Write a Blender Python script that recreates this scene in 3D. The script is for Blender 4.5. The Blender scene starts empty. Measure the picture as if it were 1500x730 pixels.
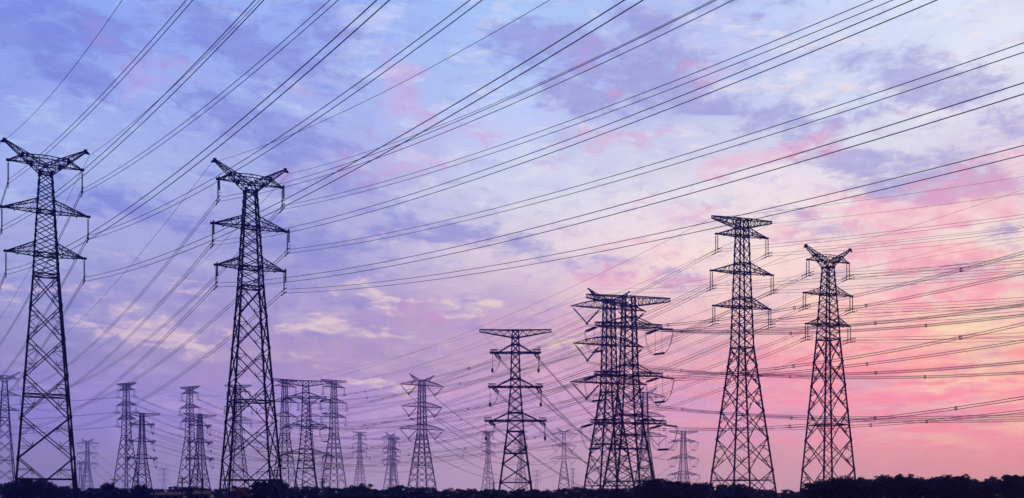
import bpy, math, random
from mathutils import Vector, Matrix
R = math.radians
random.seed(7)
SC = bpy.context.scene
COL = SC.collection

# ---------------------------------------------------------------- camera
F = 1458.0 / 1500.0            # focal length over image width
HOR = 726.0                    # height of the horizon in the photograph
CAMZ = 1.7
cam = bpy.data.cameras.new('camera')
cam.sensor_width = 36.0
cam.lens = 36.0 * F
cam.shift_y = (HOR - 365.0) / 1500.0
cam.clip_start = 0.5
cam.clip_end = 40000
co = bpy.data.objects.new('camera', cam)
COL.objects.link(co)
co.location = (0, 0, CAMZ)
co.rotation_euler = (R(90), 0, 0)
SC.camera = co

def bearing(px, py):
    """azimuth and elevation of a sky feature"""
    a = math.atan((px - 750) / 1458.0)
    return a, math.atan((HOR - py) / 1458.0 * math.cos(a))

def ground_at(px, D):
    return (px - 750) / 1458.0 * D, D

def lin(c):
    return tuple(((v / 255.0) / 12.92 if v / 255.0 <= 0.04045 else ((v / 255.0 + 0.055) / 1.055) ** 2.4) for v in c)

# ---------------------------------------------------------------- sky
GX = [0, 187, 375, 562, 750, 937, 1125, 1312, 1500]
GY = [0, 90, 180, 270, 360, 450, 540, 630, 720]
GRID = [
 [(137,160,245),(145,172,252),(150,180,252),(155,178,248),(165,200,255),(178,198,250),(190,205,250),(212,224,255),(226,230,252)],
 [(143,160,240),(150,163,238),(150,165,240),(165,185,248),(178,203,255),(172,178,235),(196,208,250),(222,232,255),(226,232,254)],
 [(158,175,245),(160,180,246),(165,182,246),(172,185,244),(190,205,252),(190,195,240),(196,205,245),(214,218,248),(226,212,238)],
 [(165,180,242),(172,185,242),(162,170,232),(180,178,232),(212,215,245),(224,222,243),(238,226,240),(228,218,240),(226,205,228)],
 [(160,165,228),(168,170,230),(160,158,222),(185,180,228),(225,212,235),(246,224,234),(252,226,228),(246,215,222),(252,226,222)],
 [(155,152,218),(160,150,215),(165,150,212),(180,160,210),(205,170,208),(240,195,210),(253,208,208),(254,212,206),(253,215,200)],
 [(144,133,202),(154,139,204),(170,144,204),(185,150,203),(203,158,203),(222,160,195),(252,163,180),(255,158,168),(255,176,165)],
 [(140,125,196),(151,133,202),(169,144,204),(182,152,208),(199,158,207),(205,155,198),(228,155,188),(243,150,174),(252,146,160)],
 [(134,121,193),(144,131,202),(160,141,205),(175,151,210),(189,158,209),(192,160,205),(205,158,198),(208,152,192),(215,152,182)],
]
def grid_colour(px, py):
    px = min(max(px, 0), 1499.9); py = min(max(py, 0), 719.9)
    i = max(k for k in range(len(GX)) if GX[k] <= px); i = min(i, len(GX) - 2)
    j = max(k for k in range(len(GY)) if GY[k] <= py); j = min(j, len(GY) - 2)
    u = (px - GX[i]) / (GX[i+1] - GX[i]); v = (py - GY[j]) / (GY[j+1] - GY[j])
    c = [lin(GRID[j][i]), lin(GRID[j][i+1]), lin(GRID[j+1][i]), lin(GRID[j+1][i+1])]
    return tuple((c[0][k]*(1-u)+c[1][k]*u)*(1-v) + (c[2][k]*(1-u)+c[3][k]*u)*v for k in range(3))

# cloud banks: centre, half length, half height, tilt, weight
VIOLET = [
 (50,35,70,30,10,.9),(100,58,55,22,20,.6),(175,45,55,16,20,.8),(60,95,65,13,15,.6),(120,120,45,11,15,.7),
 (300,45,65,26,25,.9),(360,75,45,22,25,.8),(440,25,55,20,20,.6),(495,28,40,16,10,.6),(400,72,45,16,0,.5),
 (455,100,75,22,20,.8),(330,170,70,20,20,.9),(155,295,70,16,10,.8),(290,245,45,13,25,.5),(430,215,80,30,20,1.0),
 (520,205,45,11,10,.5),(480,280,70,11,-5,.5),(580,320,65,15,10,.7),(450,350,90,20,10,.8),(650,330,55,12,0,.6),
 (600,352,130,13,0,.6),(780,50,45,20,0,.8),(790,72,70,22,10,1.0),(830,95,45,22,30,.8),(890,112,60,26,15,1.0),
 (960,78,50,26,35,1.1),(1030,90,65,13,10,.7),(820,150,70,16,15,.8),(960,130,55,16,15,.8),(1040,165,90,16,12,.7),
 (925,25,45,16,40,.7),(1070,8,55,12,0,.7),(1150,10,45,20,0,.5),(1300,95,75,19,20,.8),(1390,110,75,21,10,.8),
 (1400,140,65,16,20,.7),(1290,165,45,11,20,.6),(1150,165,65,16,10,.6),(1270,240,80,23,20,1.0),(1340,255,65,19,10,1.1),
 (1380,270,65,15,0,.8),(1210,335,60,15,15,.9),(1180,200,65,15,0,.5),(1460,200,55,17,-10,.7),(1480,270,45,15,20,.7),
 (1480,345,35,16,0,.6),(1000,410,50,11,5,.9),(770,365,80,15,10,.6),(900,385,55,12,0,.5),(250,330,160,22,8,.5),
 (300,420,130,19,5,.5),(100,470,110,16,5,.5),(430,400,65,26,0,.5),(600,450,130,20,5,.4),(450,500,130,20,5,.5),
 (680,470,90,16,5,.4),(1190,565,65,10,0,.7),(1330,560,90,8,0,.5),(1180,500,55,12,0,.4),(1420,405,65,12,0,.7),
]
PINK = [
 (212,105,28,16,-10,1.0),(280,108,22,11,10,.6),(180,137,28,11,10,.6),(130,30,22,9,60,.4),(170,60,34,9,15,.4),
 (590,140,30,28,50,1.1),(605,163,28,11,10,.9),(570,105,22,13,40,.7),(445,135,17,9,10,.7),(400,110,34,11,10,.4),
 (690,200,45,13,5,.8),(585,250,45,15,-15,.9),(540,225,55,11,-15,.6),(470,255,45,11,0,.5),(650,245,34,9,0,.6),
 (855,80,28,13,20,.5),(890,140,22,9,10,.6),(1020,105,34,13,10,.8),(1060,240,25,11,-10,1.0),(920,205,55,13,0,.6),
 (855,190,34,11,20,.6),(830,230,34,9,0,.5),(1110,235,34,9,-10,.7),(960,305,28,11,20,.5),(1020,320,45,9,10,.8),
 (1150,220,65,11,-10,.8),(1220,215,45,9,0,.7),(1395,255,34,11,0,.9),(1440,245,75,9,-12,.7),(1280,315,65,15,15,1.1),
 (1330,325,55,11,5,1.0),(1400,285,55,15,-10,1.2),(1450,280,45,11,0,.9),(1390,305,55,9,0,.9),(1480,305,28,11,0,.9),
 (1150,333,28,7,-8,.9),(950,365,65,11,10,.8),(1020,408,34,7,0,.9),(890,400,45,11,0,.8),(920,416,45,9,0,.7),
 (620,463,34,11,0,1.0),(1300,370,75,15,10,1.0),(1400,380,65,11,0,.8),(1300,440,65,13,-5,1.0),(1440,430,75,13,-10,1.3),
 (1300,580,130,11,0,.8),(1420,570,110,11,-5,1.0),(1400,640,110,7,0,.8),(1150,545,120,16,0,.6),(1250,510,120,14,0,.6),
]
CREAM = [
 (230,490,50,17,15,1.2),(150,487,40,8,8,1.0),(285,505,28,9,10,.8),(115,467,20,7,5,.8),(178,452,16,7,0,.8),
 (280,424,34,8,5,.9),(120,425,45,13,10,.6),(20,420,34,13,10,.7),(190,380,65,13,5,.4),(320,490,22,9,15,.7),
 (545,435,34,11,30,1.1),(570,455,22,9,20,.9),(500,433,28,6,5,.8),(440,478,50,9,-5,1.0),(540,487,75,11,8,.7),
 (680,455,34,11,5,.8),(720,447,17,5,0,.9),(610,445,22,7,5,.7),(435,517,17,5,0,.7),(460,534,16,5,0,.6),
 (700,372,65,13,0,.5),(560,565,60,7,8,1.0),(830,500,55,13,0,.8),(1450,470,65,15,-10,1.0),(1440,540,45,13,0,.9),
 (1400,565,60,9,0,.6),(1470,390,55,11,0,.7),(1240,130,65,13,10,.4),(150,225,60,13,5,.4),
 (560,350,50,9,5,.5),(950,150,40,12,10,.4),
]

w = bpy.data.worlds.new('World')
SC.world = w
w.use_nodes = True
nt = w.node_tree
nt.nodes.clear()
N, L = nt.nodes, nt.links
def node(t, **kw):
    n = N.new(t)
    for k, v in kw.items():
        setattr(n, k, v)
    return n
def plug(sock, v):
    if hasattr(v, 'is_output'):
        L.new(v, sock)
    else:
        sock.default_value = v
def M(op, a, b=0.0, c=None):
    n = node('ShaderNodeMath', operation=op)
    plug(n.inputs[0], a); plug(n.inputs[1], b)
    if c is not None: plug(n.inputs[2], c)
    return n.outputs[0]
def maprange(v, a, b, c=0.0, d=1.0, smooth=False):
    n = node('ShaderNodeMapRange', interpolation_type='SMOOTHSTEP' if smooth else 'LINEAR')
    plug(n.inputs['Value'], v); plug(n.inputs['From Min'], a); plug(n.inputs['From Max'], b)
    plug(n.inputs['To Min'], c); plug(n.inputs['To Max'], d)
    return n.outputs['Result']
def mix(f, a, b, mode='MIX'):
    n = node('ShaderNodeMix', data_type='RGBA', blend_type=mode)
    plug(n.inputs[0], f)
    for s, v in ((n.inputs[6], a), (n.inputs[7], b)):
        plug(s, v if hasattr(v, 'is_output') else (*v[:3], 1.0))
    return n.outputs[2]
def noise(vec, scale, detail=6, rough=.6, dist=0.0, out='Fac'):
    n = node('ShaderNodeTexNoise')
    L.new(vec, n.inputs['Vector'])
    n.inputs['Scale'].default_value = scale; n.inputs['Detail'].default_value = detail
    n.inputs['Roughness'].default_value = rough; n.inputs['Distortion'].default_value = dist
    return n.outputs[out]

tc = node('ShaderNodeTexCoord')
sep = node('ShaderNodeSeparateXYZ'); L.new(tc.outputs['Generated'], sep.inputs[0])
dx, dy, dz = sep.outputs
az0 = M('ARCTAN2', dx, dy)
el0 = M('ARCSINE', M('MINIMUM', M('MAXIMUM', dz, -1.0), 1.0))
comb0 = node('ShaderNodeCombineXYZ'); L.new(az0, comb0.inputs[0]); L.new(el0, comb0.inputs[1])
# streaky coordinates: long along the azimuth, slightly falling to the right
st = node('ShaderNodeMapping'); st.inputs['Rotation'].default_value = (0, 0, R(9)); st.inputs['Scale'].default_value = (1.0, 2.3, 1.0)
L.new(comb0.outputs[0], st.inputs['Vector'])
SV = st.outputs[0]
st2 = node('ShaderNodeMapping'); st2.inputs['Rotation'].default_value = (0, 0, R(12)); st2.inputs['Scale'].default_value = (1.0, 3.2, 1.0); st2.inputs['Location'].default_value = (3.1, 1.7, .4)
L.new(comb0.outputs[0], st2.inputs['Vector'])
SV2 = st2.outputs[0]
# warp the lookup so that nothing follows straight or round outlines
wn = node('ShaderNodeTexNoise'); L.new(SV, wn.inputs['Vector']); wn.inputs['Scale'].default_value = 16; wn.inputs['Detail'].default_value = 6; wn.inputs['Roughness'].default_value = .62
ws = node('ShaderNodeVectorMath', operation='SUBTRACT'); L.new(wn.outputs['Color'], ws.inputs[0]); ws.inputs[1].default_value = (.5, .5, .5)
wm = node('ShaderNodeVectorMath', operation='MULTIPLY'); L.new(ws.outputs[0], wm.inputs[0]); wm.inputs[1].default_value = (.085, .040, 0)
wa = node('ShaderNodeVectorMath', operation='ADD'); L.new(comb0.outputs[0], wa.inputs[0]); L.new(wm.outputs[0], wa.inputs[1])
AE = wa.outputs[0]
sp2 = node('ShaderNodeSeparateXYZ'); L.new(AE, sp2.inputs[0])
az, el = sp2.outputs[0], sp2.outputs[1]

AZ = [(-30 + 60 * i / 14) for i in range(15)]
EL = [0.3, 3, 6.5, 10, 13.5, 17, 20.5, 24, 27]
azf = maprange(az, R(-30), R(30))
rows = []
for e in EL:
    cr = node('ShaderNodeValToRGB'); cr.color_ramp.interpolation = 'LINEAR'
    els = cr.color_ramp.elements
    for i, a in enumerate(AZ):
        p = i / (len(AZ) - 1)
        if i == 0: s = els[0]; s.position = 0
        elif i == len(AZ) - 1: s = els[-1]; s.position = 1
        else: s = els.new(p)
        px = 750 + 1458 * math.tan(R(a)); py = HOR - 1458 * math.tan(R(e)) / math.cos(R(a))
        s.color = (*grid_colour(px, py), 1)
    L.new(azf, cr.inputs[0])
    rows.append(cr.outputs['Color'])
base = rows[0]
for k in range(1, len(EL)):
    base = mix(maprange(el, R(EL[k-1]), R(EL[k]), smooth=False), base, rows[k])
base = mix(maprange(el, R(27), R(65), smooth=True), base, lin((120, 150, 238)))

def bank(lst, grow=1.35, after=None):
    tot = None
    for (px, py, rx, ry, rot, wgt) in lst:
        a, e = bearing(px, py)
        mp = node('ShaderNodeMapping', vector_type='TEXTURE')
        mp.inputs['Location'].default_value = (a, e, 0)
        mp.inputs['Rotation'].default_value = (0, 0, R(-rot))
        mp.inputs['Scale'].default_value = (rx * grow / 1458, ry * grow / 1458, 1)
        prev = tot if tot is not None else after
        if prev is None:
            L.new(AE, mp.inputs['Vector'])
        else:                                            # evaluated one bank after the other, to spare the shader's memory
            ch = node('ShaderNodeVectorMath', operation='MULTIPLY_ADD')
            L.new(prev, ch.inputs[0]); ch.inputs[1].default_value = (1e-7, 1e-7, 1e-7); L.new(AE, ch.inputs[2])
            L.new(ch.outputs[0], mp.inputs['Vector'])
        ln = node('ShaderNodeVectorMath', operation='LENGTH'); L.new(mp.outputs[0], ln.inputs[0])
        m = maprange(ln.outputs['Value'], 0.0, 1.35, wgt, 0.0)
        tot = m if tot is None else M('ADD', tot, m)
    return tot
n_big = noise(SV, 9, 10, .64, .3)
n_mid = noise(SV2, 19, 10, .68, .25)
n_fine = noise(SV2, 40, 8, .68, .3)
n_fine2 = noise(SV, 31, 9, .70, .3)
def shape(tot, n, lo, hi, amp=1.9):
    tot = M('MINIMUM', tot, 1.0)
    k = M('ADD', tot, M('MULTIPLY', M('SUBTRACT', n, .5), amp))
    return M('MULTIPLY', maprange(k, lo, hi, smooth=True), maprange(tot, .0, .45))
bv = bank(VIOLET, 1.6); bp_ = bank(PINK, 1.75, after=bv); bc_ = bank(CREAM, 1.3, after=bp_)
n_mix = M('ADD', M('MULTIPLY', n_mid, .45), M('MULTIPLY', n_fine2, .55))
mv = shape(bv, n_mix, .20, 1.20, 5.0)
mp_ = shape(bp_, n_fine2, .10, 1.40, 4.4)
mc = shape(bc_, n_fine, .15, 1.35, 4.0)
side = maprange(az, R(-24), R(24))
violet = mix(side, lin((118, 130, 220)), lin((164, 160, 218)))
low = maprange(el, R(16), R(7))
violet = mix(M('MULTIPLY', low, .6), violet, mix(side, lin((136, 124, 200)), lin((206, 150, 190))))
pink = mix(side, lin((212, 165, 226)), lin((255, 150, 172)))
cream = mix(side, lin((226, 200, 228)), lin((255, 226, 200)))
pale = mix(side, lin((184, 208, 255)), lin((255, 236, 236)))
pale = mix(low, pale, mix(side, lin((180, 160, 218)), lin((255, 190, 190))))
# thin cloud everywhere: streaks of violet and of pale light
thin = M('SUBTRACT', 1.0, M('MULTIPLY', maprange(el, R(5), R(1.5)), .85))
sky = mix(M('MULTIPLY', M('MULTIPLY', maprange(n_big, .44, .66, smooth=True), maprange(el, R(6), R(20), .42, .13)), thin), base, violet)
sky = mix(M('MULTIPLY', M('MULTIPLY', maprange(n_mid, .49, .66, smooth=True), .54), thin), sky, pale)
sky = mix(M('MULTIPLY', M('MULTIPLY', maprange(n_fine2, .50, .66, smooth=True), maprange(el, R(6), R(20), .34, .24)), thin), sky, violet)
sky = mix(M('MULTIPLY', mv, maprange(el, R(8), R(20), .80, .74)), sky, violet)
sky = mix(M('MULTIPLY', M('MULTIPLY', mp_, maprange(az, R(-20), R(22), .50, .80)), maprange(el, R(8.5), R(15), 1.0, .55)), sky, pink)
sky = mix(M('MULTIPLY', mc, .78), sky, cream)
# the low sky is seen through the blue-scattering haze, so it is bluer above it
stv = node('ShaderNodeMapping'); stv.inputs['Rotation'].default_value = (0, 0, R(-3)); stv.inputs['Scale'].default_value = (1.0, 6.5, 1.0)
L.new(comb0.outputs[0], stv.inputs['Vector'])
n_str = noise(stv.outputs[0], 17, 9, .66, .25)
n_str2 = noise(stv.outputs[0], 31, 8, .66, .2)
band = M('MULTIPLY', M('MULTIPLY', maprange(el, R(1.6), R(3.6), smooth=True), maprange(el, R(11), R(7.5), smooth=True)), maprange(az, R(2), R(17), smooth=True))
sky = mix(M('MULTIPLY', M('MULTIPLY', maprange(n_str, .46, .64, smooth=True), band), .62), sky, lin((255, 138, 146)))
sky = mix(M('MULTIPLY', M('MULTIPLY', maprange(n_str2, .52, .70, smooth=True), band), .40), sky, lin((214, 158, 190)))
sky = mix(M('MULTIPLY', M('MULTIPLY', maprange(n_str, .56, .40, smooth=True), M('MULTIPLY', band, maprange(az, R(14), R(26)))), .45), sky, lin((255, 214, 176)))
lowb = maprange(el0, R(.5), R(7.5), 1.0, 0.0)
sky = mix(M('MULTIPLY', lowb, 1.0), sky, mix(1.0, sky, mix(side, (1.0, 1.02, 2.1), (1.02, .97, 1.72)), 'MULTIPLY'))
# the quarter of the sky behind the camera lies in the earth's shadow: deep blue
facing = maprange(M('COSINE', az0), -.35, .80, smooth=True)
high = maprange(el0, R(35), R(75), smooth=True)
dark = mix(high, lin((14, 14, 92)), lin((66, 86, 190)))
sky = mix(M('MAXIMUM', facing, M('MULTIPLY', high, .0)), dark, sky)
SUN_EL, SUN_AZ = 1.2, 62.0
ns = node('ShaderNodeTexSky', sky_type='NISHITA')
ns.sun_disc = False
ns.sun_elevation = R(SUN_EL)
ns.sun_rotation = R(SUN_AZ)
bg = node('ShaderNodeBackground'); L.new(sky, bg.inputs[0]); bg.inputs[1].default_value = 1.0
bg2 = node('ShaderNodeBackground'); L.new(ns.outputs[0], bg2.inputs[0]); bg2.inputs[1].default_value = 0.004
add = node('ShaderNodeAddShader'); L.new(bg.outputs[0], add.inputs[0]); L.new(bg2.outputs[0], add.inputs[1])
wo = node('ShaderNodeOutputWorld'); L.new(add.outputs[0], wo.inputs[0])

# ---------------------------------------------------------------- sun (just gone behind cloud at the right)
sl = bpy.data.lights.new('sun', 'SUN')
sl.energy = 0.06; sl.angle = R(8); sl.color = (1, .62, .55)
so = bpy.data.objects.new('sun', sl); COL.objects.link(so)
d = Vector((math.sin(R(SUN_AZ)) * math.cos(R(SUN_EL)), math.cos(R(SUN_AZ)) * math.cos(R(SUN_EL)), math.sin(R(SUN_EL))))
so.rotation_euler = d.to_track_quat('Z', 'Y').to_euler()
SC.view_settings.view_transform = 'Standard'
SC.view_settings.look = 'None'
SC.view_settings.exposure = 0.0
SC.view_settings.gamma = 1.0
SC.cycles.use_denoising = True
SC.cycles.denoiser = 'OPENIMAGEDENOISE'
SC.cycles.denoising_input_passes = 'RGB_ALBEDO_NORMAL'
SC.cycles.denoising_prefilter = 'ACCURATE'
SC.cycles.max_bounces = 4
SC.cycles.volume_bounces = 0

# ---------------------------------------------------------------- materials
def mat(name, col, rough=.7, metal=0.0, var=.35, scale=1.5, col2=None):
    m = bpy.data.materials.new(name); m.use_nodes = True
    t = m.node_tree; b = t.nodes['Principled BSDF']
    tx = t.nodes.new('ShaderNodeTexCoord')
    no = t.nodes.new('ShaderNodeTexNoise'); no.inputs['Scale'].default_value = scale; no.inputs['Detail'].default_value = 4
    t.links.new(tx.outputs['Object'], no.inputs['Vector'])
    cr = t.nodes.new('ShaderNodeValToRGB')
    c2 = col2 or tuple(v * (1 - var) for v in col)
    cr.color_ramp.elements[0].position = .35; cr.color_ramp.elements[0].color = (*c2, 1)
    cr.color_ramp.elements[1].position = .65; cr.color_ramp.elements[1].color = (*col, 1)
    t.links.new(no.outputs['Fac'], cr.inputs[0]); t.links.new(cr.outputs[0], b.inputs['Base Color'])
    b.inputs['Roughness'].default_value = rough; b.inputs['Metallic'].default_value = metal
    return m
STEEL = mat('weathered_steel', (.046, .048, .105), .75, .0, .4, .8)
WIRE = mat('aluminium_wire', (.05, .052, .08), .7, .0, .3, .2)
GLASS_INS = mat('glazed_insulator', (.07, .10, .10), .35, .0, .3, 3)
LEAF = [mat('leaf_dark', (.022, .032, .016), .8, 0, .5, .9), mat('leaf_mid', (.03, .04, .018), .8, 0, .5, .9)]
LEAF_ORANGE = mat('leaf_orange', (.75, .25, .05), .8, 0, .5, .9)
BARK = mat('bark', (.06, .045, .035), .9, 0, .4, 4)
WOOD = mat('pole_wood', (.08, .06, .05), .85, 0, .4, 5)
ROOF = mat('roof_red', (.30, .06, .04), .8, 0, .4, 3)
ROOFG = mat('roof_grey', (.16, .16, .17), .8, 0, .4, 3)
PLASTER = mat('plaster', (.30, .28, .26), .9, 0, .3, 2)
PANE = mat('window_pane', (.03, .03, .04), .2, 0, .3, 2)
GRASS = mat('field_grass', (.04, .055, .02), .95, 0, .45, .15, (.055, .05, .03))

def tag(o, label=None, cat=None, group=None, kind=None):
    if label: o['label'] = label
    if cat: o['category'] = cat
    if group: o['group'] = group
    if kind: o['kind'] = kind
    return o
def empty(name, loc=(0, 0, 0), rz=0.0, scale=1.0):
    o = bpy.data.objects.new(name, None); COL.objects.link(o)
    o.location = loc; o.rotation_euler = (0, 0, rz); o.scale = (scale, scale, scale)
    o.empty_display_size = 1.0
    return o
def put(name, me, parent=None, loc=None, rz=0.0):
    o = bpy.data.objects.new(name, me); COL.objects.link(o)
    if parent: o.parent = parent
    if loc is not None: o.location = loc
    if rz: o.rotation_euler = (0, 0, rz)
    return o

class MB:
    """collects faces of one mesh"""
    def __init__(s): s.v = []; s.f = []
    def bar(s, p, q, wd, wd2=None, caps=True):
        p = Vector(p); q = Vector(q); d = q - p
        if d.length < 1e-4: return
        d.normalize()
        up = Vector((0, 0, 1)) if abs(d.z) < .92 else Vector((0, 1, 0))
        a = d.cross(up).normalized(); b = d.cross(a)
        h = wd / 2; h2 = (wd2 or wd) / 2
        n = len(s.v)
        for c, k in ((p, h), (q, h2)):
            for i, j in ((-1, -1), (1, -1), (1, 1), (-1, 1)):
                s.v.append(tuple(c + a * (i * k) + b * (j * k)))
        for i in range(4):
            s.f.append((n + i, n + (i + 1) % 4, n + 4 + (i + 1) % 4, n + 4 + i))
        if caps: s.f += [(n + 3, n + 2, n + 1, n), (n + 4, n + 5, n + 6, n + 7)]
    def box(s, c, sx, sy, sz):
        n = len(s.v)
        for z in (-1, 1):
            for x, y in ((-1, -1), (1, -1), (1, 1), (-1, 1)):
                s.v.append((c[0] + x * sx / 2, c[1] + y * sy / 2, c[2] + z * sz / 2))
        s.f += [(n+3, n+2, n+1, n), (n+4, n+5, n+6, n+7)] + [(n+i, n+(i+1) % 4, n+4+(i+1) % 4, n+4+i) for i in range(4)]
    def tube(s, pts, r, k=5):
        pts = [Vector(p) for p in pts]; n0 = len(s.v)
        for i, p in enumerate(pts):
            d = (pts[min(i+1, len(pts)-1)] - pts[max(i-1, 0)]).normalized()
            up = Vector((0, 0, 1)) if abs(d.z) < .92 else Vector((0, 1, 0))
            a = d.cross(up).normalized(); b = d.cross(a)
            rr = r[i] if isinstance(r, (list, tuple)) else r
            for j in range(k):
                t = 2 * math.pi * j / k
                s.v.append(tuple(p + a * (rr * math.cos(t)) + b * (rr * math.sin(t))))
        for i in range(len(pts) - 1):
            for j in range(k):
                s.f.append((n0+i*k+j, n0+i*k+(j+1) % k, n0+(i+1)*k+(j+1) % k, n0+(i+1)*k+j))
        s.f.append(tuple(n0 + j for j in reversed(range(k))))
        e = n0 + (len(pts) - 1) * k
        s.f.append(tuple(e + j for j in range(k)))
    def discs(s, p, q, r, n, k=8):
        """a string of shed discs from p to q"""
        p = Vector(p); q = Vector(q)
        pts = []; rad = []
        for i in range(n):
            for t, rr in ((0.0, .50), (.18, .52), (.30, 1.0), (.56, .94), (.66, .52)):
                pts.append(p.lerp(q, (i + t) / n)); rad.append(r * rr)
        pts.append(q); rad.append(r * .5)
        s.tube(pts, rad, k)
    def ring(s, c, nrm, R_, r, n=14, k=4, star=False):
        c = Vector(c); nrm = Vector(nrm).normalized()
        a = nrm.cross(Vector((0, 0, 1))).normalized(); b = nrm.cross(a)
        n0 = len(s.v)
        for i in range(n):
            t = 2 * math.pi * i / n; rr = R_ * (1.25 if (star and i % 2 == 0) else 1.0)
            rad = a * math.cos(t) + b * math.sin(t)
            for j in range(k):
                u = 2 * math.pi * j / k
                s.v.append(tuple(c + rad * (rr + r * math.cos(u)) + nrm * (r * math.sin(u))))
        for i in range(n):
            for j in range(k):
                s.f.append((n0+i*k+j, n0+i*k+(j+1) % k, n0+((i+1) % n)*k+(j+1) % k, n0+((i+1) % n)*k+j))
    def mesh(s, name, m, m2=None):
        me = bpy.data.meshes.new(name); me.from_pydata(s.v, [], s.f); me.update()
        me.materials.append(m)
        return me
    def build(s, name, m, parent=None): return put(name, s.mesh(name, m), parent)

# ---------------------------------------------------------------- lattice towers
def lerp_profile(prof, z):
    for (z0, h0), (z1, h1) in zip(prof, prof[1:]):
        if z0 <= z <= z1: return h0 + (h1 - h0) * (z - z0) / (z1 - z0)
    return prof[-1][1] if z > prof[-1][0] else prof[0][1]
CORN = ((-1, -1), (1, -1), (1, 1), (-1, 1))
def lattice_body(prof, low_nodes, up_nodes, horiz, leg_w, br_w, thin_w, redundant=True):
    """four legs, each a mesh; bracing as one"""
    h = lambda z: lerp_profile(prof, z)
    C = lambda i, z: Vector((CORN[i % 4][0] * h(z), CORN[i % 4][1] * h(z), z))
    legs = []
    zs = low_nodes + up_nodes[1:]
    for i in range(4):
        m = MB()
        for a, b in zip(zs, zs[1:]):
            k = leg_w if b <= low_nodes[-1] + .01 else leg_w * .82
            m.bar(C(i, a), C(i, b), k)
            if a > 1: m.box(C(i, a), k * 1.5, k * 1.5, k * 2.0)     # splice plates
        m.box((C(i, 0).x, C(i, 0).y, .15), leg_w * 3.2, leg_w * 3.2, .5)
        legs.append(m)
    br = MB()
    for i in range(4):
        for a, b in zip(low_nodes, low_nodes[1:]):
            p0, p1, q0, q1 = C(i, a), C(i+1, a), C(i, b), C(i+1, b)
            br.bar(p0, q1, br_w); br.bar(p1, q0, br_w)
            wa_, wb_ = (p1 - p0).length, (q1 - q0).length
            t = wa_ / (wa_ + wb_)                       # where the diagonals cross
            X = p0.lerp(q1, t)
            br.box(X, br_w * 1.8, br_w * 1.8, br_w * 1.8)
            if redundant and (b - a) > 3.2:
                for (s0, s1, e) in ((p0, q0, p0), (p1, q1, p1), (q0, p0, q0), (q1, p1, q1)):
                    mid = e.lerp(X, .5)
                    leg_t = (mid.z - s0.z) / (s1.z - s0.z)
                    br.bar(mid, s0.lerp(s1, leg_t), thin_w, caps=False)
                    br.bar(mid, s0.lerp(s1, min(.5, leg_t * 1.9)), thin_w, caps=False)
                    m3 = e.lerp(X, .75)
                    br.bar(mid, Vector((mid.x, mid.y, m3.z)).lerp(m3, .1), thin_w, caps=False)
        for a, b in zip(up_nodes, up_nodes[1:]):
            br.bar(C(i, a), C(i+1, b), br_w * .8); br.bar(C(i+1, a), C(i, b), br_w * .8)
        for z in horiz:
            br.bar(C(i, z), C(i+1, z), br_w * 1.25)
    for z in horiz:
        br.bar(C(0, z), C(2, z), thin_w, caps=False); br.bar(C(1, z), C(3, z), thin_w, caps=False)
        for i in range(4):
            br.bar((C(i, z) + C(i+1, z)) / 2, (C(i+1, z) + C(i+2, z)) / 2, thin_w, caps=False)
    return legs, br
def pyramid_arm(sg, a, z, zt, hb, ht, ch_w, br_w, n=5, bow=0.0, tip_d=.12):
    """tapered four-chord cross-arm, one side"""
    m = MB()
    tip = Vector((sg * a, 0, z))
    bot = [Vector((sg * hb, s * hb, z)) for s in (-1, 1)]
    top = [Vector((sg * ht, s * ht, zt)) for s in (-1, 1)]
    T = [tip + Vector((0, -tip_d, 0)), tip + Vector((0, tip_d, 0))]
    def pt(c0, e, t, k):
        p = c0.lerp(e, t)
        if k: p = p + Vector((0, 0, bow * math.sin(math.pi * t)))
        return p
    for s in (0, 1):
        for c0, k in ((bot[s], 0), (top[s], 1)):
            for i in range(n):
                m.bar(pt(c0, T[s], i / n, k), pt(c0, T[s], (i + 1) / n, k), ch_w)
        for i in range(n):
            p, q = pt(bot[s], T[s], i / n, 0), pt(top[s], T[s], i / n, 1)
            p2, q2 = pt(bot[s], T[s], (i + 1) / n, 0), pt(top[s], T[s], (i + 1) / n, 1)
            if i: m.bar(p, q, br_w, caps=False)
            if i % 2: m.bar(p, q2, br_w, caps=False)
            else: m.bar(q, p2, br_w, caps=False)
    for i in range(n):
        for c, k in ((bot, 0), (top, 1)):
            e0, e1 = pt(c[0], T[0], i / n, k), pt(c[1], T[1], (i + 1) / n, k)
            m.bar(e0, e1, br_w, caps=False)
            if i: m.bar(e0, pt(c[1], T[1], i / n, k), br_w, caps=False)
    for p in bot + top: m.box(p, .34, .34, .45)
    m.box(tip, .7, .45, .32)
    m.box((sg * a * .72, 0, z - .22), .18, .18, .34)     # clamp plate under the arm
    return m
def box_truss(x0, x1, zb0, zt0, zb1, zt1, d0, d1, n, ch_w, br_w):
    m = MB()
    P = lambda i, top, s: Vector((x0 + (x1-x0)*i/n, s * (d0 + (d1-d0)*i/n), (zt0 + (zt1-zt0)*i/n) if top else (zb0 + (zb1-zb0)*i/n)))
    for i in range(n):
        for s in (-1, 1):
            for top in (0, 1): m.bar(P(i, top, s), P(i+1, top, s), ch_w)
            m.bar(P(i, 0, s), P(i, 1, s), br_w, caps=False)
            m.bar(P(i, i % 2, s), P(i+1, 1 - i % 2, s), br_w, caps=False)
        for top in (0, 1):
            m.bar(P(i, top, -1), P(i+1, top, 1), br_w, caps=False); m.bar(P(i, top, -1), P(i, top, 1), br_w, caps=False)
    for s in (-1, 1): m.bar(P(n, 0, s), P(n, 1, s), br_w)
    m.bar(P(n, 0, -1), P(n, 0, 1), ch_w); m.bar(P(n, 1, -1), P(n, 1, 1), ch_w)
    return m
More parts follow.
